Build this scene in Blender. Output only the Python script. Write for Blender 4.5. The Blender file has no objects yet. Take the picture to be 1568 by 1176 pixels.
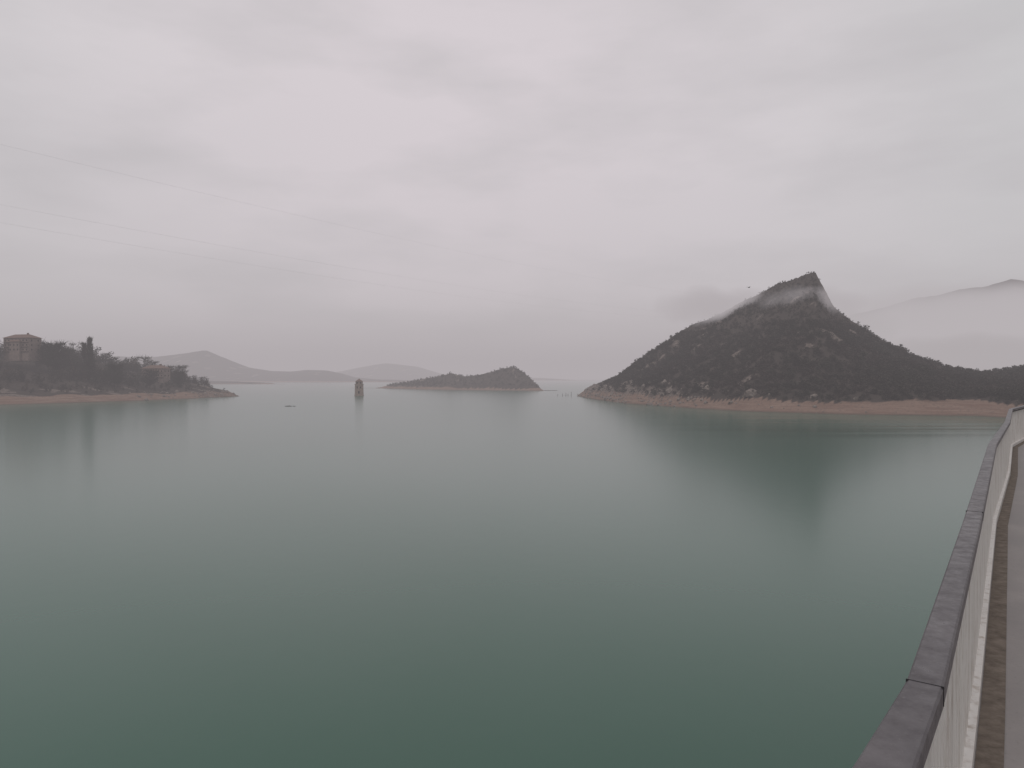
import bpy, math, random
import numpy as np
from mathutils import Vector, Matrix
rng=np.random.default_rng(7); random.seed(7)
S=bpy.context.scene
COL=S.collection
S.view_settings.view_transform='Standard'; S.view_settings.look='None'; S.view_settings.exposure=0

# ------------------------------------------------------------------ helpers
def mesh_obj(name,V,F,mat=None,attrs=None,smooth=False,parent=None):
    V=np.asarray(V,dtype=np.float32); me=bpy.data.meshes.new(name)
    if isinstance(F,np.ndarray):
        k=F.shape[1]; M=F.shape[0]
        me.vertices.add(len(V)); me.vertices.foreach_set('co',V.ravel())
        me.loops.add(M*k); me.loops.foreach_set('vertex_index',F.astype(np.int32).ravel())
        me.polygons.add(M); me.polygons.foreach_set('loop_start',np.arange(0,M*k,k,dtype=np.int32))
        me.update(calc_edges=True)
    else:
        me.from_pydata([tuple(v) for v in V.tolist()],[],F); me.update()
    if attrs:
        for n,a in attrs.items():
            at=me.attributes.new(n,'FLOAT','POINT'); at.data.foreach_set('value',np.asarray(a,dtype=np.float32).ravel())
    if smooth: me.polygons.foreach_set('use_smooth',np.ones(len(me.polygons),dtype=bool))
    o=bpy.data.objects.new(name,me); COL.objects.link(o)
    if mat: me.materials.append(mat)
    if parent: o.parent=parent
    return o
def empty(name,loc=(0,0,0),rot=0):
    e=bpy.data.objects.new(name,None); e.location=loc; e.rotation_euler=(0,0,rot); COL.objects.link(e); return e
class MB:
    def __init__(s): s.V=[];s.F=[]
    def add(s,V,F):
        n=len(s.V); s.V+= [tuple(v) for v in V]; s.F+=[tuple(i+n for i in f) for f in F]
    def box(s,x0,x1,y0,y1,z0,z1):
        s.add([(x0,y0,z0),(x1,y0,z0),(x1,y1,z0),(x0,y1,z0),(x0,y0,z1),(x1,y0,z1),(x1,y1,z1),(x0,y1,z1)],
              [(0,3,2,1),(4,5,6,7),(0,1,5,4),(1,2,6,5),(2,3,7,6),(3,0,4,7)])
    def frus(s,a0,b0,z0,a1,b1,z1,cx=0,cy=0):
        s.add([(cx-a0,cy-b0,z0),(cx+a0,cy-b0,z0),(cx+a0,cy+b0,z0),(cx-a0,cy+b0,z0),(cx-a1,cy-b1,z1),(cx+a1,cy-b1,z1),(cx+a1,cy+b1,z1),(cx-a1,cy+b1,z1)],
              [(0,3,2,1),(4,5,6,7),(0,1,5,4),(1,2,6,5),(2,3,7,6),(3,0,4,7)])
    def tube(s,pts,rad,n=6):
        pts=[Vector(p) for p in pts]; V=[];F=[]
        for i,p in enumerate(pts):
            t=(pts[min(i+1,len(pts)-1)]-pts[max(i-1,0)]).normalized()
            a=t.cross(Vector((0,0,1)));
            if a.length<1e-3: a=Vector((1,0,0))
            a.normalize(); b=t.cross(a); r=rad[i] if hasattr(rad,'__len__') else rad
            for k in range(n):
                q=2*math.pi*k/n; V.append(p+a*math.cos(q)*r+b*math.sin(q)*r)
        for i in range(len(pts)-1):
            for k in range(n):
                F.append((i*n+k,i*n+(k+1)%n,(i+1)*n+(k+1)%n,(i+1)*n+k))
        F.append(tuple(range(n))[::-1]); F.append(tuple((len(pts)-1)*n+k for k in range(n)))
        s.add(V,F)
    def obj(s,name,mat,parent=None,smooth=False): return mesh_obj(name,s.V,s.F,mat,None,smooth,parent)

_lat=rng.random((256,256))
def vnoise(x,y):
    xi=np.floor(x).astype(int); yi=np.floor(y).astype(int); fx=x-xi; fy=y-yi
    fx=fx*fx*(3-2*fx); fy=fy*fy*(3-2*fy)
    g=lambda a,b:_lat[a%256,b%256]
    return (g(xi,yi)*(1-fx)+g(xi+1,yi)*fx)*(1-fy)+(g(xi,yi+1)*(1-fx)+g(xi+1,yi+1)*fx)*fy
def fbm(x,y,sc,o=4):
    v=0;a=.5;t=0
    for i in range(o):
        v=v+a*vnoise(x/sc*2**i+17.3*i,y/sc*2**i+9.1*i); t+=a; a*=.5
    return v/t

# ------------------------------------------------------------------ node helpers
def newmat(name):
    m=bpy.data.materials.new(name); m.use_nodes=True; nt=m.node_tree; nt.nodes.clear()
    return m,nt
def N(nt,t,**kw):
    n=nt.nodes.new(t)
    for k,v in kw.items():
        if k in n.inputs: n.inputs[k].default_value=v
        else: setattr(n,k,v)
    return n
def noise(nt,vec,scale,detail=4,rough=.55):
    n=N(nt,'ShaderNodeTexNoise'); n.inputs['Scale'].default_value=scale; n.inputs['Detail'].default_value=detail; n.inputs['Roughness'].default_value=rough
    nt.links.new(vec,n.inputs['Vector']); return n.outputs['Fac']
def mapr(nt,v,a,b,c=0,d=1):
    n=N(nt,'ShaderNodeMapRange'); nt.links.new(v,n.inputs[0])
    for i,x in zip((1,2,3,4),(a,b,c,d)): n.inputs[i].default_value=x
    return n.outputs[0]
def mul(nt,a,b):
    n=N(nt,'ShaderNodeMath',operation='MULTIPLY'); nt.links.new(a,n.inputs[0]); nt.links.new(b,n.inputs[1]); return n.outputs[0]
def mix(nt,f,a,b,bt='MIX'):
    n=N(nt,'ShaderNodeMix',data_type='RGBA',blend_type=bt)
    for sock,v in ((n.inputs[0],f),(n.inputs[6],a),(n.inputs[7],b)):
        if isinstance(v,(int,float)): sock.default_value=v
        elif isinstance(v,tuple): sock.default_value=(*v,1) if len(v)==3 else v
        else: nt.links.new(v,sock)
    return n.outputs[2]
def objco(nt,scale=None):
    g=N(nt,'ShaderNodeNewGeometry'); o=g.outputs['Position']
    if scale:
        m=N(nt,'ShaderNodeMapping'); m.inputs['Scale'].default_value=scale; nt.links.new(o,m.inputs['Vector']); o=m.outputs[0]
    return o
def finish(nt,col,rough=.85,bump=None,bs=.3,bd=.1,metal=0,spec=.3):
    p=N(nt,'ShaderNodeBsdfPrincipled'); o=N(nt,'ShaderNodeOutputMaterial')
    if isinstance(col,tuple): p.inputs['Base Color'].default_value=(*col,1)
    else: nt.links.new(col,p.inputs['Base Color'])
    if isinstance(rough,(int,float)): p.inputs['Roughness'].default_value=rough
    else: nt.links.new(rough,p.inputs['Roughness'])
    p.inputs['Metallic'].default_value=metal; p.inputs['Specular IOR Level'].default_value=spec
    if bump is not None:
        b=N(nt,'ShaderNodeBump'); b.inputs['Strength'].default_value=bs; b.inputs['Distance'].default_value=bd
        nt.links.new(bump,b.inputs['Height']); nt.links.new(b.outputs[0],p.inputs['Normal'])
    nt.links.new(p.outputs[0],o.inputs[0]); return p
def simple(name,c,var=.25,scale=1.0,rough=.8,bs=.2,bd=.02,metal=0,spec=.3):
    m,nt=newmat(name); v=objco(nt); f=noise(nt,v,scale,5)
    d=tuple(x*(1-var) for x in c); e=tuple(min(1,x*(1+var)) for x in c)
    finish(nt,mix(nt,mapr(nt,f,.3,.7),d,e),rough,f,bs,bd,metal,spec); return m

def terrain_mat():
    m,nt=newmat('terrain'); P=objco(nt)
    n1=noise(nt,P,.06,5); n2=noise(nt,P,.6,5,.65); n3=noise(nt,objco(nt,(.05,.05,1.0)),1.2,3)
    veg=mix(nt,mapr(nt,n1,.35,.65),(.050,.040,.036),(.070,.055,.048)); veg=mix(nt,mapr(nt,n2,.45,.7),veg,(.040,.036,.029))
    soil=mix(nt,mapr(nt,n3,.35,.65),(.205,.130,.100),(.275,.19,.15)); soil=mix(nt,mapr(nt,n2,.5,.75),soil,(.15,.11,.09))
    rock=mix(nt,mapr(nt,n2,.35,.65),(.09,.072,.063),(.22,.178,.156))
    a=N(nt,'ShaderNodeAttribute',attribute_name='soil'); r=N(nt,'ShaderNodeAttribute',attribute_name='rock')
    def edge(att):
        ad=N(nt,'ShaderNodeMath',operation='ADD'); nt.links.new(att.outputs['Fac'],ad.inputs[0]); nt.links.new(mapr(nt,n2,0,1,-.35,.35),ad.inputs[1]); return mapr(nt,ad.outputs[0],.35,.65)
    c=mix(nt,edge(r),veg,rock); c=mix(nt,edge(a),c,soil)
    # damp dark line just above the waterline
    sx=N(nt,'ShaderNodeSeparateXYZ'); nt.links.new(P,sx.inputs[0]); c=mix(nt,mapr(nt,sx.outputs['Z'],.3,1.1,.6,0),c,(.09,.07,.058))
    finish(nt,c,.95,n2,.8,.8,0,.1); return m
def foliage_mat(name,a,b,c):
    m,nt=newmat(name); P=objco(nt)
    n1=noise(nt,P,.025,4); t=N(nt,'ShaderNodeAttribute',attribute_name='tint')
    col=mix(nt,mapr(nt,n1,.4,.6),a,b); col=mix(nt,mapr(nt,t.outputs['Fac'],.55,1),col,c)
    n2=noise(nt,P,.9,2); col=mix(nt,mapr(nt,n2,.3,.7,0,.35),col,(.026,.024,.020))
    finish(nt,col,.9,spec=.1); return m
M_ter=terrain_mat()
M_for=foliage_mat('winter_scrub',(.060,.047,.043),(.047,.043,.036),(.040,.042,.032))
M_lft=foliage_mat('bank_trees',(.046,.038,.033),(.032,.034,.026),(.072,.053,.041))
M_stone=simple('tower_stone',(.27,.205,.165),.35,.8,.9)
M_dark=simple('dark_opening',(.02,.018,.017),.2,1)
M_tile=simple('roof_tile',(.16,.10,.08),.3,1.5)
M_plas=simple('house_plaster',(.22,.165,.145),.2,.5)
M_rock=simple('boulder_rock',(.19,.158,.14),.45,.7,.95,.6,.3)
M_wood=simple('wet_wood',(.045,.036,.03),.4,3)
M_cable=simple('cable_steel',(.22,.21,.215),.1,1)
M_bird=simple('feathers',(.02,.02,.022),.2,10)

# ------------------------------------------------------------------ terrain
def grid(fn,x0,x1,y0,y1,st,name,skew=0):
    a=np.arange(x0,x1+st,st); b=np.arange(y0,y1+st,st); A,B=np.meshgrid(a,b)
    X=A+skew*B; Y=B; Z,so,ro=fn(X,Y)
    V=np.stack([X,Y,Z],-1).reshape(-1,3); nx=len(a); ny=len(b)
    i=(np.arange(ny-1)[:,None]*nx+np.arange(nx-1)[None,:]).ravel()
    F=np.stack([i,i+1,i+1+nx,i+nx],-1)
    return mesh_obj(name,V,F,M_ter,{'soil':so.ravel(),'rock':ro.ravel()},True)
def ridge(tab_s,tab_y,tab_z,sh_s,sh_y,skew,band,rough=1.,back=.55,rockf=None):
    def fn(X,Y):
        s=X-skew*Y; Yr=np.interp(s,tab_s,tab_y); Zr=np.interp(s,tab_s,tab_z); Ys=np.interp(s,sh_s,sh_y)
        Ys=Ys+(fbm(X,Y*0+3,25)-.5)*10*rough
        d=Y-Ys; L=np.maximum(Yr-Ys,5); t=np.clip(d/L,0,1)
        base=np.minimum(.38*d,band)*np.clip(Zr/(band+3),0,1)
        z=np.where(d>0,base+np.maximum(Zr-band,0)*t**1.08,d*.3)
        z=np.where(Y>Yr,np.minimum(np.maximum(Zr,-6),band+np.maximum(Zr-band,0))-back*(Y-Yr),z)
        g=(fbm(X,Y,45)-.5)*16*np.sin(np.pi*np.clip(d/L,0,1))**1.0*np.clip(Zr/60,0,1)
        z=z+(g+(fbm(X,Y,9,3)-.5)*3.5*np.clip(Zr/40,0,1)*np.clip(d/20,0,1))*rough
        z=np.maximum(z,-6)
        n=fbm(X+50,Y,22,4)
        soil=np.clip((band+ (n-.5)*6 - z)/1.2,0,1)
        rock=np.clip((fbm(X+300,Y+40,16,4)-.66)*9,0,1)
        if rockf is not None: rock=np.clip(rock+rockf(s,Y,z,t,X),0,1)
        return z,soil,rock
    return fn
rs=[-280,-260,-237,-197,-169,-123,-89,-58,-33,-15,0,8,15,27,53,77,99,123,180,300,700]
ry=[830,800,780,750,730,700,680,660,645,635,625,618,610,600,590,575,560,552,600,680,800]
rz=[-8,1,11,24,40,67,78,91,102,107,109.5,94,79,67,50,37,27,23,31,45,80]
ss=[-300,-262,-217,-177,-144,-80,-38,18,85,112,150,300,700]
sy=[840,808,707,629,566,482,435,397,384,340,318,295,250]
def rockR(s,Y,z,t,X):
    lowleft=np.clip((-70-s)/40,0,1)*np.clip((17-z)/6,0,1)*(fbm(X,Y,7,3)*2.2-.35)
    crest=np.clip((t-.80)/.15,0,1)*np.clip(1-np.abs(s+45)/70,0,1)*(fbm(X+9,Y,12,3)*2.6-1.1)
    streak=np.clip(1-np.abs((s+128)+(t-.8)*60)/9,0,1)*np.clip((t-.55)/.15,0,1)*.8
    cliff=np.clip(1-np.abs(s-9)/12,0,1)*np.clip((t-.8)/.1,0,1)*.5
    return np.clip(lowleft,0,1)+np.clip(crest,0,1)*.8+cliff+streak
HR=ridge(rs,ry,rz,ss,sy,.41,7.0,1.,.55,rockR)
grid(HR,-300,640,240,980,3,'rocky_hill',.41)

poly=np.array([(-620,200),(-470,400),(-400,480),(-373,539),(-351,580),(-324,629),(-304,707),(-288,786),(-330,850),(-420,960),(-700,1150),(-1300,1200),(-1300,200)],float)
def sdf(X,Y):
    d=np.full(X.shape,1e9); ins=np.zeros(X.shape,bool); n=len(poly)
    for i in range(n):
        a=poly[i]; b=poly[(i+1)%n]; ab=b-a; t=np.clip(((X-a[0])*ab[0]+(Y-a[1])*ab[1])/(ab@ab),0,1)
        d=np.minimum(d,np.hypot(X-a[0]-t*ab[0],Y-a[1]-t*ab[1]))
        c=((a[1]>Y)!=(b[1]>Y)); 
        with np.errstate(divide='ignore',invalid='ignore'): xi=(b[0]-a[0])*(Y-a[1])/(b[1]-a[1]+1e-9)+a[0]
        ins^=(c&(X<xi))
    return np.where(ins,d,-d)
def HL(X,Y):
    d=sdf(X,Y)+(fbm(X,Y,22)-.5)*9
    z=np.where(d>0,np.minimum(.42*d,7)+np.clip(d-19,0,120)*.25,d*.3)
    z=z+(fbm(X,Y,10,3)-.5)*2.2*np.clip(d/15,0,1); z=np.maximum(z,-6)
    n=fbm(X+50,Y,18,4); soil=np.clip((6.6+(n-.5)*6-z)/1.5,0,1)
    rock=np.clip((fbm(X+300,Y+40,12,4)-.60)*9,0,1)*np.clip((14-z)/4,0,1)
    rock+=np.clip((Y-700)/40,0,1)*np.clip((8-z)/4,0,1)*.5
    return z,soil*(1-.5*np.clip((Y-690)/40,0,1)),rock
grid(HL,-900,-280,200,1150,3.5,'lakeshore_ground')

HI=ridge([-300,-250,-225,-190,-160,-135,-105,-78,-47,-15,3,17,33,46,56],[1420,1400,1390,1370,1330,1300,1260,1240,1220,1205,1200,1195,1190,1170,1160],
         [-8,2,8,12,18,21,28,22,26,35,37.5,30,16,3,-8],[-300,-240,-150,-60,40,60],[1400,1370,1240,1170,1115,1120],0,4,.5,.3)
grid(HI,-310,70,1090,1560,4,'lake_island')
HS=ridge([-1120,-1080,-960,-850,-740,-700],[2310,2300,2300,2290,2280,2280],[-8,8,11,8,4,-8],[-1120,-700],[2240,2220],0,3,.4,.4)
grid(HS,-1130,-690,2200,2400,9,'sand_spit')
def far(name,xs,zs,y,front,x0,x1,st):
    f=ridge(xs,[y]*len(xs),zs,[x0,x1],[y-front]*2,0,5,1.,.5); return grid(f,x0,x1,y-front-40,y+350,st,name)
far('misty_hills',[-3600,-2400,-1800,-1682,-1560,-1450,-1370,-1249,-1150,-1050,-960,-878,-800,-740,-640,-500,-300],[150,150,120,120,135,152,118,70,54,50,58,56,40,22,12,8,-6],3500,330,-3600,-300,22)
far('misty_hills.001',[-1500,-1250,-1080,-943,-850,-700,-600,-480,-200,200,600],[30,70,105,127,118,100,70,35,22,18,-6],5500,500,-1500,600,30)
far('misty_mountain',[500,700,820,900,979,1040,1091,1150,1218,1250,1300,1400,1700,2400],[60,130,172,190,214,222,236,242,261,255,240,230,300,330],1800,700,500,2400,14)

# ------------------------------------------------------------------ water
def water():
    m,nt=newmat('lake_water'); P=objco(nt)
    n=noise(nt,objco(nt,(1,.55,1)),.012,3,.5); n2=noise(nt,objco(nt,(.35,1,1)),.0055,3)
    col=mix(nt,mapr(nt,n,.3,.7),(.036,.108,.074),(.046,.126,.092)); col=mix(nt,mapr(nt,n2,.4,.65,0,.4),col,(.062,.130,.106))
    w1=noise(nt,objco(nt,(1,.6,1)),.5,4,.55)
    # sheltered, calmer lanes in the lee of the hill
    st=mapr(nt,noise(nt,objco(nt,(.005,.055,1)),1.0,2,.5),.50,.62)
    sx=N(nt,'ShaderNodeSeparateXYZ'); nt.links.new(P,sx.inputs[0])
    k=mul(nt,mul(nt,mapr(nt,sx.outputs['Y'],235,270),mapr(nt,sx.outputs['Y'],390,340)),mul(nt,mapr(nt,sx.outputs['X'],50,120),st))
    r=mapr(nt,k,0,1,.18,.11)
    p=finish(nt,col,r,w1,.25,.05,0,.5); p.inputs['IOR'].default_value=1.333
    R=30000
    mesh_obj('lake_water',[(-R,-R,0),(R,-R,0),(R,R,0),(-R,R,0)],[(0,1,2,3)],m)
water()

# ------------------------------------------------------------------ vegetation
def bush(n,seed,h=1.,w=.42,leaf=.10,lo=.12):
    r=np.random.default_rng(seed); k=6
    cz=np.linspace(lo+.15,.86,k); cc=np.stack([r.normal(0,w*.35,k),r.normal(0,w*.35,k),cz],-1); rad=w*(.75-.45*np.abs(cz-.45))
    i=r.integers(0,k,n); d=r.normal(size=(n,3)); d/=np.linalg.norm(d,axis=1)[:,None]
    c=cc[i]+d*rad[i][:,None]*(r.random(n)**.4)[:,None]*np.array([1,1,.8])
    T=c[:,None,:]+r.normal(0,leaf,(n,3,3)); V=T.reshape(-1,3)
    tr=np.array([(.03,0,0),(-.015,.026,0),(-.015,-.026,0),(0,0,.6)]); F=np.arange(n*3).reshape(-1,3)
    V=np.vstack([V,tr]); b=n*3; F=np.vstack([F,[(b,b+1,b+3),(b+1,b+2,b+3),(b+2,b,b+3)]])
    V[:,2]=np.maximum(V[:,2],-.05)
    return V,F
def bare(n,seed,w=.36,tall=False,thick=1.):
    """leafless crown: tapered trunk, limbs and fine twigs as thin slivers"""
    r=np.random.default_rng(seed); V=[];F=[]
    def sliver(p,q,t):
        ax=q-p; s=np.cross(ax,r.normal(size=3)); s/=np.linalg.norm(s)+1e-9; b=len(V)
        s2=np.cross(ax,s); s2/=np.linalg.norm(s2)+1e-9
        V.extend([p+s*t,p-s*.5*t+s2*.8*t,p-s*.5*t-s2*.8*t,q]); F.extend([(b,b+1,b+3),(b+1,b+2,b+3),(b+2,b,b+3)])
    sliver(np.array([0,0,-.05]),np.array([.01,.02,.97]),.025)
    for i in range(n//12):
        z=.18+.75*r.random() if not tall else .1+.85*r.random(); a=r.random()*6.28; L=(w*(1.1-.7*abs(z-.45))) if not tall else .13*(1.15-z)+.015
        p=np.array([0,0,z]); q=p+np.array([math.cos(a)*L,math.sin(a)*L,(.30 if not tall else .14)*(r.random()*.6+.4)]); q[2]=min(q[2],1.)
        sliver(p,q,.010*thick)
        for j in range(11):
            u=.3+.7*r.random(); m=p+(q-p)*u; e=m+r.normal(0,.075 if not tall else .03,3)+np.array([0,0,.04]); sliver(m,e,.007*thick)
    return np.array(V),np.array(F)
def scatter(name,P,Hh,temps,mat,wscale=1.):
    VV=[];FF=[];TT=[];off=0; n=len(P); which=rng.integers(0,len(temps),n); th=rng.random(n)*6.28; ws=Hh*wscale*rng.uniform(.8,1.3,n); tint=rng.random(n)
    for k,(V,F) in enumerate(temps):
        I=np.where(which==k)[0]
        if not len(I): continue
        c=np.cos(th[I])[:,None]; s=np.sin(th[I])[:,None]
        x=(V[None,:,0]*c-V[None,:,1]*s)*ws[I][:,None]+P[I,0][:,None]; y=(V[None,:,0]*s+V[None,:,1]*c)*ws[I][:,None]+P[I,1][:,None]; z=V[None,:,2]*Hh[I][:,None]+P[I,2][:,None]
        A=np.stack([x,y,z],-1).reshape(-1,3); m=len(V)
        B=(F[None]+(np.arange(len(I))*m)[:,None,None]).reshape(-1,3)+off
        VV.append(A);FF.append(B);TT.append(np.repeat(tint[I],m)); off+=len(A)
    return mesh_obj(name,np.vstack(VV),np.vstack(FF),mat,{'tint':np.concatenate(TT)})
bushes=[bush(80,i,leaf=.085) for i in range(5)]
# forest on rocky hill
n=32000; s=rng.uniform(-255,330,n); y=rng.uniform(300,720,n); x=s+.41*y; z,so,ro=HR(x,y); yr=np.interp(s,rs,ry)
keep=(so<.4)&(z>6)&(y<yr+12)&(rng.random(n)>ro*.9)&(fbm(x,y,14,3)>.20)
keep&=~((np.abs(s-9)<9)&(y>yr-25)&(rng.random(n)<.75))
P=np.stack([x,y,z-.3],-1)[keep]; hh=rng.uniform(1.8,4.2,len(P))*np.where(P[:,2]>60,.62,1)*np.where(y[keep]>yr[keep]-15,.7,1)
hh=np.where(rng.random(len(P))<.012,hh*1.7,hh)
scatter('hillside_forest',P,hh,bushes,M_for,1.2)
# island trees
n=3500; x=rng.uniform(-250,45,n); y=rng.uniform(1120,1420,n); z,so,ro=HI(x,y); k=(so<.2)&(z>5)
P=np.stack([x,y,z-.3],-1)[k]; scatter('island_scrub',P,rng.uniform(1.5,3.2,len(P)),bushes,M_for,1.3)
# left bank
big=[bush(260,50+i,leaf=.04,w=.40) for i in range(4)]+[bare(420,70+i,thick=1.3) for i in range(4)]
n=2600; x=rng.uniform(-640,-300,n); y=rng.uniform(430,880,n); z,so,ro=HL(x,y); d=sdf(x,y)
k=(z>8.5)&(d>21)&~((np.abs(x+432)<19)&(np.abs(y-650)<10))&~((np.abs(x+357)<17)&(np.abs(y-742)<8))
P=np.stack([x,y,z-.3],-1)[k]; hh=(5.5+10*rng.random(len(P))**1.8)*np.clip((d[k]-8)/42,.35,1)*(.45+1.1*np.clip((fbm(P[:,0],P[:,1],26,2)-.3)*2,0,1))
fr=(np.abs(P[:,0]/P[:,1]+.655)<.035)&(P[:,1]<650)&(P[:,1]>560); hh[fr]*=.85
fr=(np.abs(P[:,0]/P[:,1]+.481)<.02)&(P[:,1]<742); hh[fr]*=.65
scatter('lakeside_trees',P,hh,big,M_lft)
n=1700; x=rng.uniform(-600,-296,n); y=rng.uniform(430,860,n); z,so,ro=HL(x,y); k=(z>6.8)&(z<20)
P=np.stack([x,y,z-.2],-1)[k]; scatter('shore_scrub',P,rng.uniform(1.2,3.2,len(P)),bushes,M_lft,1.2)
def single(name,x,y,h,temp,w=1.):
    z=float(HL(np.array([x]),np.array([y]))[0][0]); V,F=temp; V=V*np.array([h*w,h*w,h])
    o=mesh_obj(name,V,F,M_lft,{'tint':np.full(len(V),.2)}); o.location=(x,y,z-.3)
single('poplar_tree',-371,650,39,bare(2200,201,tall=True,thick=1.2),.8); single('poplar_tree.001',-377,652,33,bare(1700,202,tall=True,thick=1.1),.85)
single('bare_tree',-404,652,28,bare(1900,203,w=.40,thick=1.2)); single('bare_tree.001',-414,660,23,bare(1500,204,w=.38,thick=1.2)); single('bare_tree.002',-451,640,20,bare(1500,205,w=.40,thick=1.3))
single('bare_tree.003',-352,655,21,bare(1500,206,w=.42,thick=1.2)); single('bare_tree.004',-338,690,18,bare(1500,207,w=.42,thick=1.2)); single('bare_tree.005',-331,735,16,bare(1500,208,w=.45,thick=1.2))

# boulders on shore
def boulders(name,pts,sizes):
    b=MB()
    for p,r in zip(pts,sizes):
        q=[Vector(v) for v in ((0,0,1),(.9,0,.3),(.28,.85,.3),(-.73,.53,.3),(-.73,-.53,.3),(.28,-.85,.3),(.7,.5,-.5),(-.3,.8,-.5),(-.9,0,-.5),(-.3,-.8,-.5),(.7,-.5,-.5))]
        q=[Vector((p[0]+v.x*r*random.uniform(.6,1.3),p[1]+v.y*r*random.uniform(.6,1.3),p[2]+v.z*r*random.uniform(.5,.9))) for v in q]
        F=[(0,1,2),(0,2,3),(0,3,4),(0,4,5),(0,5,1),(1,6,2),(2,7,3),(3,8,4),(4,9,5),(5,10,1),(6,7,2),(7,8,3),(8,9,4),(9,10,5),(10,6,1)]
        b.add(q,F)
    b.obj(name,M_rock)
n=900; s=rng.uniform(-258,30,n); yy=np.interp(s,ss,sy)+rng.exponential(16,n)+1; x=s+.41*yy; z,so,ro=HR(x,yy)
k=(z>.2)&(z<17)&((s<-70)|(rng.random(n)<.15)); P=np.stack([x,yy,z],-1)[k]; boulders('shore_boulders',P,rng.exponential(.65,len(P))+.35)
n=400; y=rng.uniform(640,800,n); x=rng.uniform(-345,-288,n); z,so,ro=HL(x,y); k=(z>0)&(z<7); P=np.stack([x,y,z],-1)[k]; boulders('shore_boulders.001',P,rng.exponential(.6,len(P))+.3)

# ------------------------------------------------------------------ houses
def house(name,x,y,z,w,d,h,rot,st):
    e=empty(name,(x,y,z),rot); b=MB(); b.box(-w/2,w/2,-d/2,d/2,-8,h); b.box(-w*.18,w*.22,-d/2-2,-d/2-.01,-8,h*.72); b.obj('walls',M_plas,e)
    r=MB(); r.frus(w/2+1,d/2+1,h+.01,w*.28,.3,h+3.4); r.frus(w*.22+.6,1.6,h*.72+.02,w*.16,.3,h*.72+1.6,w*.02,-d/2-1.2); r.box(w*.2,w*.2+1.2,-.6,.6,h+1.5,h+4.6); r.obj('roof',M_tile,e)
    g=MB(); k=MB()
    for f in range(st):
        z0=h*(f+.25)/st
        for i in range(7):
            cx=-w/2+w*(i+.5)/7
            yy=-d/2-2.03 if -w*.18<cx<w*.22 else -d/2-.03
            if yy<-d/2-1 and z0+1.6>h*.7: yy=-d/2-.03
            g.box(cx-.7,cx+.7,yy,yy+.08,z0,z0+1.6)
        k.box(-w/2-.3,-w*.19,-d/2-1.4,-d/2-.02,z0-.7,z0-.45); k.box(w*.23,w/2+.3,-d/2-1.4,-d/2-.02,z0-.7,z0-.45)
        for s_ in(-1,1):
            for q in(-.25,.25): g.box(s_*(w/2+.03)-.04,s_*(w/2+.03)+.04,q*d-.6,q*d+.6,z0,z0+1.6)
    g.obj('windows',M_dark,e); k.obj('balconies',M_plas,e)
house('villa_house',-430,650,42.5,27,13,12,-.25,3)
house('villa_house.001',-357,742,20,24,11,9,-.2,2)

# ------------------------------------------------------------------ stone tower in the lake
e=empty('stone_water_tower',(-167,808,0),.12)
b=MB(); b.frus(5.0,5.0,-6,4.7,4.7,1.2); b.frus(4.4,4.4,1.2,4.2,4.2,12.4); b.frus(4.7,4.7,12.4,4.7,4.7,13.0); b.frus(3.5,3.5,13.0,3.4,3.4,15.6); b.obj('shaft',M_stone,e)
b=MB(); b.frus(4.1,4.1,15.61,.5,.5,18.4); b.frus(.25,.25,18.4,.1,.1,19.4); b.obj('roof',M_tile,e)
b=MB()
for q in(-1.8,1.8):
    b.box(q-.7,q+.7,-3.62,-3.3,13.4,15.2); b.box(q-.6,q+.6,-4.46,-3.9,8.2,10.4)
    b.box(-3.62,-3.3,q-.7,q+.7,13.4,15.2); b.box(3.3,3.62,q-.7,q+.7,13.4,15.2)
b.box(-.9,.9,-4.5,-4.0,2.5,5.4); b.obj('openings',M_dark,e)

# debris, posts
b=MB(); b.tube([(-158,514,.05),(-155.5,514.6,.15),(-153,514.2,.1)],[.25,.3,.15]); b.tube([(-152.6,514.8,.1),(-150.5,514.3,.12)],[.22,.12]); b.tube([(-155,514.4,.1),(-154.6,514.6,.9)],[.1,.05]); b.obj('floating_log',M_wood)
b=MB()
for i,(x,y,h) in enumerate([(55,806,2.6),(58.5,803,3.4),(61,806,2.2),(64,800,4.6),(50,810,1.8)]): b.tube([(x,y,-2),(x+.1,y,h)],[.28,.2])
b.obj('mooring_posts',M_wood)

# power lines
def cable(i,a,c,sag):
    a=Vector(a);c=Vector(c); pts=[]
    for k in range(61):
        t=k/60; p=a.lerp(c,t); p.z-=4*sag*t*(1-t); pts.append(p)
    b=MB(); b.tube(pts,.020,5); b.obj('power_line'+('' if i==0 else '.%03d'%i),M_cable)
cable(0,(-330,220,98),(300,1150,112),14); cable(1,(-310,230,103),(320,1150,118),13); cable(2,(-260,235,118),(345,1150,145),12)

# bird
b=MB(); b.tube([(-.32,0,0),(-.15,0,.02),(0,0,.03),(.18,0,.03),(.28,0,.06),(.36,0,.05)],[.03,.09,.12,.09,.06,.01],8)
b.add([(.12,.05,.05),(-.12,.05,.05),(-.16,.38,.2),(.10,.36,.22),(-.2,.8,.16),(-.05,.82,.17)],[(0,1,2,3),(3,2,4,5)])
b.add([(.12,-.05,.05),(-.12,-.05,.05),(-.16,-.38,.2),(.10,-.36,.22),(-.2,-.8,.16),(-.05,-.82,.17)],[(0,3,2,1),(3,5,4,2)])
b.add([(-.28,.02,0),(-.5,.12,0),(-.5,-.12,0),(-.28,-.02,0)],[(0,1,2,3)])
o=b.obj('flying_bird',M_bird); o.location=(64,200,44.3); o.rotation_euler=(0,.1,.5)

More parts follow.
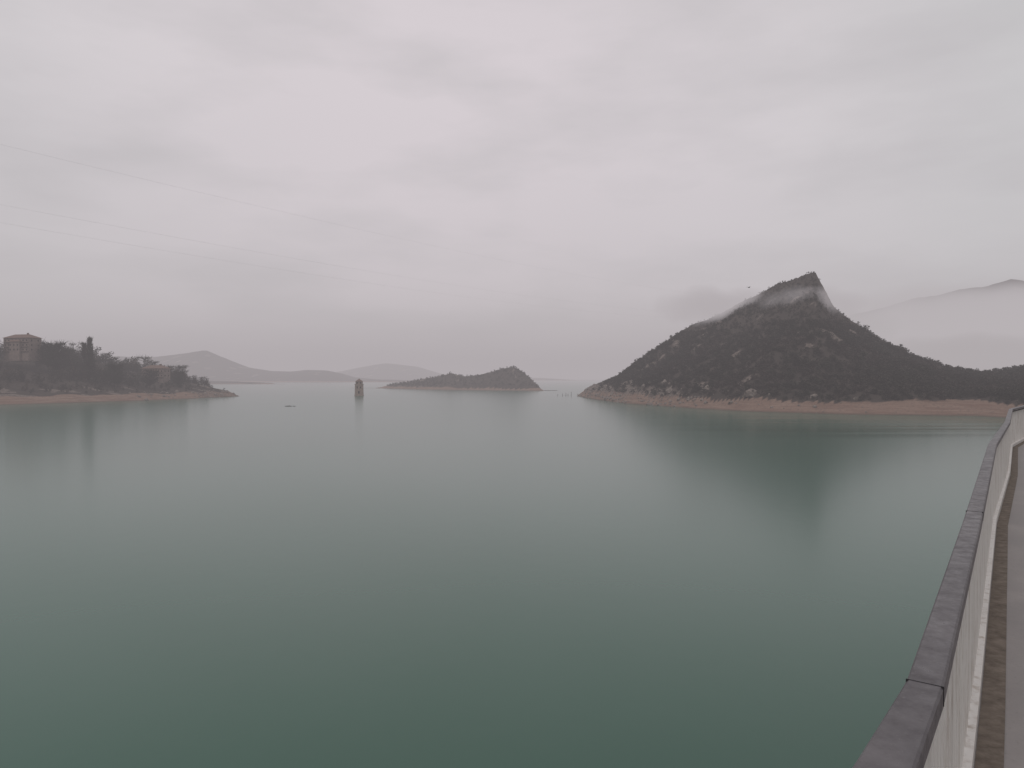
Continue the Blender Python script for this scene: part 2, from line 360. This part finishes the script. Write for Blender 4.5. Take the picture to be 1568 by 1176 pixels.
# ------------------------------------------------------------------ dam crest
ZD=18.2; ZR=19.2
m,nt=newmat('crest_concrete'); P=objco(nt); n1=noise(nt,P,1.2,6,.65); n2=noise(nt,P,40,4,.7)
c=mix(nt,mapr(nt,n1,.3,.7),(.22,.20,.195),(.35,.32,.31)); c=mix(nt,mapr(nt,n2,.55,.75,0,.5),c,(.19,.17,.16)); finish(nt,c,mapr(nt,n1,.3,.7,.45,.8),n2,.4,.004); M_con=m
m,nt=newmat('dirt_gutter'); P=objco(nt); n1=noise(nt,P,9,6,.7); c=mix(nt,mapr(nt,n1,.35,.65),(.11,.088,.07),(.22,.18,.15)); finish(nt,c,.9,n1,.8,.01); M_dirt=m
m,nt=newmat('rail_metal'); P=objco(nt); n1=noise(nt,P,3,5,.65); n2=noise(nt,P,60,3,.7); n3=noise(nt,P,14,5,.75)
c=mix(nt,mapr(nt,n1,.35,.65),(.100,.090,.096),(.150,.136,.142)); c=mix(nt,mapr(nt,n2,.6,.75,0,.5),c,(.24,.22,.22)); c=mix(nt,mapr(nt,n3,.58,.72,0,.45),c,(.07,.062,.064)); finish(nt,c,mapr(nt,n3,.3,.7,.25,.6),n2,.15,.001,.15,.4); M_rail=m
m,nt=newmat('white_paint'); P=objco(nt); n1=noise(nt,objco(nt,(6,6,1)),2,5,.7); c=mix(nt,mapr(nt,n1,.5,.75),(.70,.67,.64),(.42,.36,.31)); finish(nt,c,.5,n1,.1,.002); M_white=m
M_black=simple('rail_underside',(.03,.028,.03),.2,5)
C=[(-26,-31.5),(-3,-3.25),(.345,1.0),(.765,1.514),(1.081,1.93),(2.54,4.08),(5.82,8.95),(9.05,13.5),(12.75,18.9),(19.5,26.9),(45.5,50.6),(124,112),(430,331)]
Wd=[.10,.10,.11,.105,.085]+[.085]*8
C=[Vector((*c,0)) for c in C]
def nrm(i):
    a=C[max(i-1,0)];c=C[min(i+1,len(C)-1)]; t=(c-a).normalized(); return Vector((t.y,-t.x,0))
Nn=[nrm(i) for i in range(len(C))]
def strip(o0,z0,o1,z1,mat,name,parent,close=None):
    V=[];F=[]
    for i,c in enumerate(C):
        V.append(c+Nn[i]*o0+Vector((0,0,z0))); V.append(c+Nn[i]*o1+Vector((0,0,z1)))
    for i in range(len(C)-1): F.append((2*i,2*i+1,2*i+3,2*i+2))
    return mesh_obj(name,V,F,mat,None,False,parent)
def prism(prof,mat,name,parent,smooth=False):
    V=[];F=[];k=len(prof)
    for i,c in enumerate(C):
        for (o,z) in prof: V.append(c+Nn[i]*o+Vector((0,0,z)))
    for i in range(len(C)-1):
        for j in range(k): F.append((i*k+j,i*k+(j+1)%k,(i+1)*k+(j+1)%k,(i+1)*k+j))
    F.append(tuple(range(k))); F.append(tuple((len(C)-1)*k+j for j in range(k))[::-1])
    return mesh_obj(name,V,F,mat,None,smooth,parent)
dam=empty('concrete_dam')
prism([(-.14,ZD+.02),(6.4,ZD+.02),(6.4,ZD-1),(9,-6),(-1.2,-6),(-.14,ZD-1.5)],M_con,'body',dam)
strip(.05,ZD+.024,.16,ZD+.024,M_dirt,'gutter_dirt',dam)
prism([(-.10,ZD+.02),(.045,ZD+.02),(.045,ZD+.09),(-.10,ZD+.09)],M_white,'kerb',dam)
prism([(6.1,ZD+.02),(6.35,ZD+.02),(6.35,ZD+1.0),(6.1,ZD+1.0)],M_con,'far_parapet',dam)
rail=empty('metal_railing')
V=[];F=[]
for i,c in enumerate(C):
    w=Wd[i]/2; pr=[(-w,-.055),(-w,-.006),(-w+.006,0),(w-.006,0),(w,-.006),(w,-.055)]
    for o,z in pr: V.append(c+Nn[i]*o+Vector((0,0,ZR+z)))
for i in range(len(C)-1):
    for j in range(6): F.append((i*6+j,(i+1)*6+j,(i+1)*6+(j+1)%6,i*6+(j+1)%6))
mesh_obj('top_rail',V,F,M_rail,None,False,rail)
b=MB()
def obox(b,p,t,l,w,z0,z1):
    n=Vector((t.y,-t.x,0)); q=[p-t*l/2-n*w/2,p+t*l/2-n*w/2,p+t*l/2+n*w/2,p-t*l/2+n*w/2]
    b.add([v+Vector((0,0,z0)) for v in q]+[v+Vector((0,0,z1)) for v in q],[(0,3,2,1),(4,5,6,7),(0,1,5,4),(1,2,6,5),(2,3,7,6),(3,0,4,7)])
sl=MB(); po=MB()
acc=0
for i in range(len(C)-1):
    t=(C[i+1]-C[i]); L=t.length; t.normalize(); sp=.11 if i<10 else 1.5
    if i==0: sp=.3
    for k in range(int(L/sp)):
        p=C[i]+t*(k+.5)*sp
        obox(sl,p,t,.032,.022,ZD+.09,ZR-.085)
        acc+=1
        if i<10 and acc%15==8: obox(po,p+Vector((t.y,-t.x,0))*-.03,t,.05,.04,ZD+.09,ZR-.056)
for i in (5,7,9): 
    t=(C[i+1]-C[i]).normalized(); obox(b,C[i]+t*.4,t,.006,.089,ZR-.05,ZR+.0012)
obox(b,C[4],Vector((.6,.8,0)).normalized(),.0035,.0885,ZR-.05,ZR+.0008)
b.obj('rail_joints',M_black,rail); sl.obj('balusters',M_white,rail); po.obj('posts',M_white,rail)
prism([(-.02,ZR-.085),(.02,ZR-.085),(.02,ZR-.056),(-.02,ZR-.056)],M_black,'under_rail',rail)

# ------------------------------------------------------------------ haze & fog banks (absorbing volumes, scattered light replaced by emission)
HAZE_GLOW=(.435,.402,.418)
def haze_box():
    m,nt=newmat('mist_glow_volume'); o=N(nt,'ShaderNodeOutputMaterial'); a=N(nt,'ShaderNodeVolumeAbsorption'); a.inputs['Color'].default_value=(0,0,0,1); a.inputs['Density'].default_value=.00036
    e=N(nt,'ShaderNodeEmission'); e.inputs['Color'].default_value=(*HAZE_GLOW,1); e.inputs['Strength'].default_value=.00036  # uniform glow stands in for daylight scattered by the mist
    s=N(nt,'ShaderNodeAddShader'); nt.links.new(a.outputs[0],s.inputs[0]); nt.links.new(e.outputs[0],s.inputs[1]); nt.links.new(s.outputs[0],o.inputs['Volume'])
    b=MB(); R=20000; b.box(-R,R,-R,R,-8,340); b.obj('mist',m)
haze_box()
def bank(i,loc,size,dens,nscale,col,rot=0,lo=-.45,hi=.15):
    m,nt=newmat('fog_bank_glow_volume'); o=N(nt,'ShaderNodeOutputMaterial'); a=N(nt,'ShaderNodeVolumeAbsorption'); a.inputs['Color'].default_value=(0,0,0,1)
    e=N(nt,'ShaderNodeEmission'); e.inputs['Color'].default_value=(*col,1)  # bank brightness is set as emission
    tc=N(nt,'ShaderNodeTexCoord'); g=N(nt,'ShaderNodeTexGradient',gradient_type='SPHERICAL'); nt.links.new(tc.outputs['Object'],g.inputs[0])
    nz=noise(nt,objco(nt),nscale,3); ad=N(nt,'ShaderNodeMath',operation='ADD'); nt.links.new(g.outputs['Fac'],ad.inputs[0]); nt.links.new(mapr(nt,nz,.3,.7,lo,hi),ad.inputs[1])
    d=mapr(nt,ad.outputs[0],0,.5,0,dens)
    nt.links.new(d,a.inputs['Density']); nt.links.new(d,e.inputs['Strength'])
    s=N(nt,'ShaderNodeAddShader'); nt.links.new(a.outputs[0],s.inputs[0]); nt.links.new(e.outputs[0],s.inputs[1]); nt.links.new(s.outputs[0],o.inputs['Volume'])
    bpy.ops.mesh.primitive_ico_sphere_add(subdivisions=3,radius=1,location=loc,rotation=(0,0,rot)); ob=bpy.context.object; ob.scale=size; ob.name='fog_bank' if i==0 else 'fog_bank.%03d'%i; ob.data.materials.append(m)
bank(0,(800,1150,74),(460,300,104),.016,.006,(.50,.468,.482),0,-.25,.2)
bank(1,(180,660,84),(60,38,20),.045,.035,(.45,.415,.43),-.5,-.33,.15)
bank(2,(238,580,80),(54,26,14),.022,.05,(.43,.395,.41),-.3,-.3,.1)
bank(3,(400,620,36),(135,70,24),.035,.02,(.43,.40,.41),.2,-.25,.1)
bank(4,(305,700,66),(60,55,22),.03,.03,(.46,.43,.44),-.3,-.3,.15)

# ------------------------------------------------------------------ world, sun, camera
w=bpy.data.worlds.new('World'); S.world=w; w.use_nodes=True; nt=w.node_tree; nt.nodes.clear()
sky=N(nt,'ShaderNodeTexSky',sky_type='NISHITA'); sky.sun_disc=False; sky.sun_elevation=math.radians(50); sky.sun_rotation=math.radians(-140)
tc=N(nt,'ShaderNodeTexCoord'); D=tc.outputs['Generated']
mp=N(nt,'ShaderNodeMapping'); mp.inputs['Scale'].default_value=(1,1,3.2); mp.inputs['Rotation'].default_value=(.12,.1,0); nt.links.new(D,mp.inputs['Vector'])
c1=noise(nt,mp.outputs[0],1.6,5,.5); c2=noise(nt,mp.outputs[0],4.0,5,.5)
dt=N(nt,'ShaderNodeVectorMath',operation='DOT_PRODUCT'); nt.links.new(D,dt.inputs[0]); dt.inputs[1].default_value=Vector((-.08,.93,.27)).normalized()
patch=mapr(nt,dt.outputs['Value'],.80,1.0,0,.9)
cl=mix(nt,mapr(nt,c1,.33,.67),(5.6,5.55,5.6),(7.1,6.95,7.0))
cl=mix(nt,patch,cl,(8.1,7.35,7.65)); cl=mix(nt,mapr(nt,c2,.42,.70,0,.6),cl,(5.7,5.45,5.55))
cc=mix(nt,.94,sky.outputs[0],cl)
bg=N(nt,'ShaderNodeBackground'); bg.inputs['Strength'].default_value=.1; nt.links.new(cc,bg.inputs['Color']); o=N(nt,'ShaderNodeOutputWorld'); nt.links.new(bg.outputs[0],o.inputs[0])
L=bpy.data.lights.new('sun','SUN'); L.energy=.5; L.angle=math.radians(40); L.color=(1,.96,.93); lo=bpy.data.objects.new('sun',L); COL.objects.link(lo)
lo.rotation_euler=(math.radians(40),0,math.radians(-40))
cam=bpy.data.cameras.new('camera'); co=bpy.data.objects.new('camera',cam); COL.objects.link(co); co.location=(0,0,20); co.rotation_euler=(math.radians(90-.5),0,0)
cam.lens=26; cam.sensor_width=36; cam.clip_start=.05; cam.clip_end=60000; S.camera=co
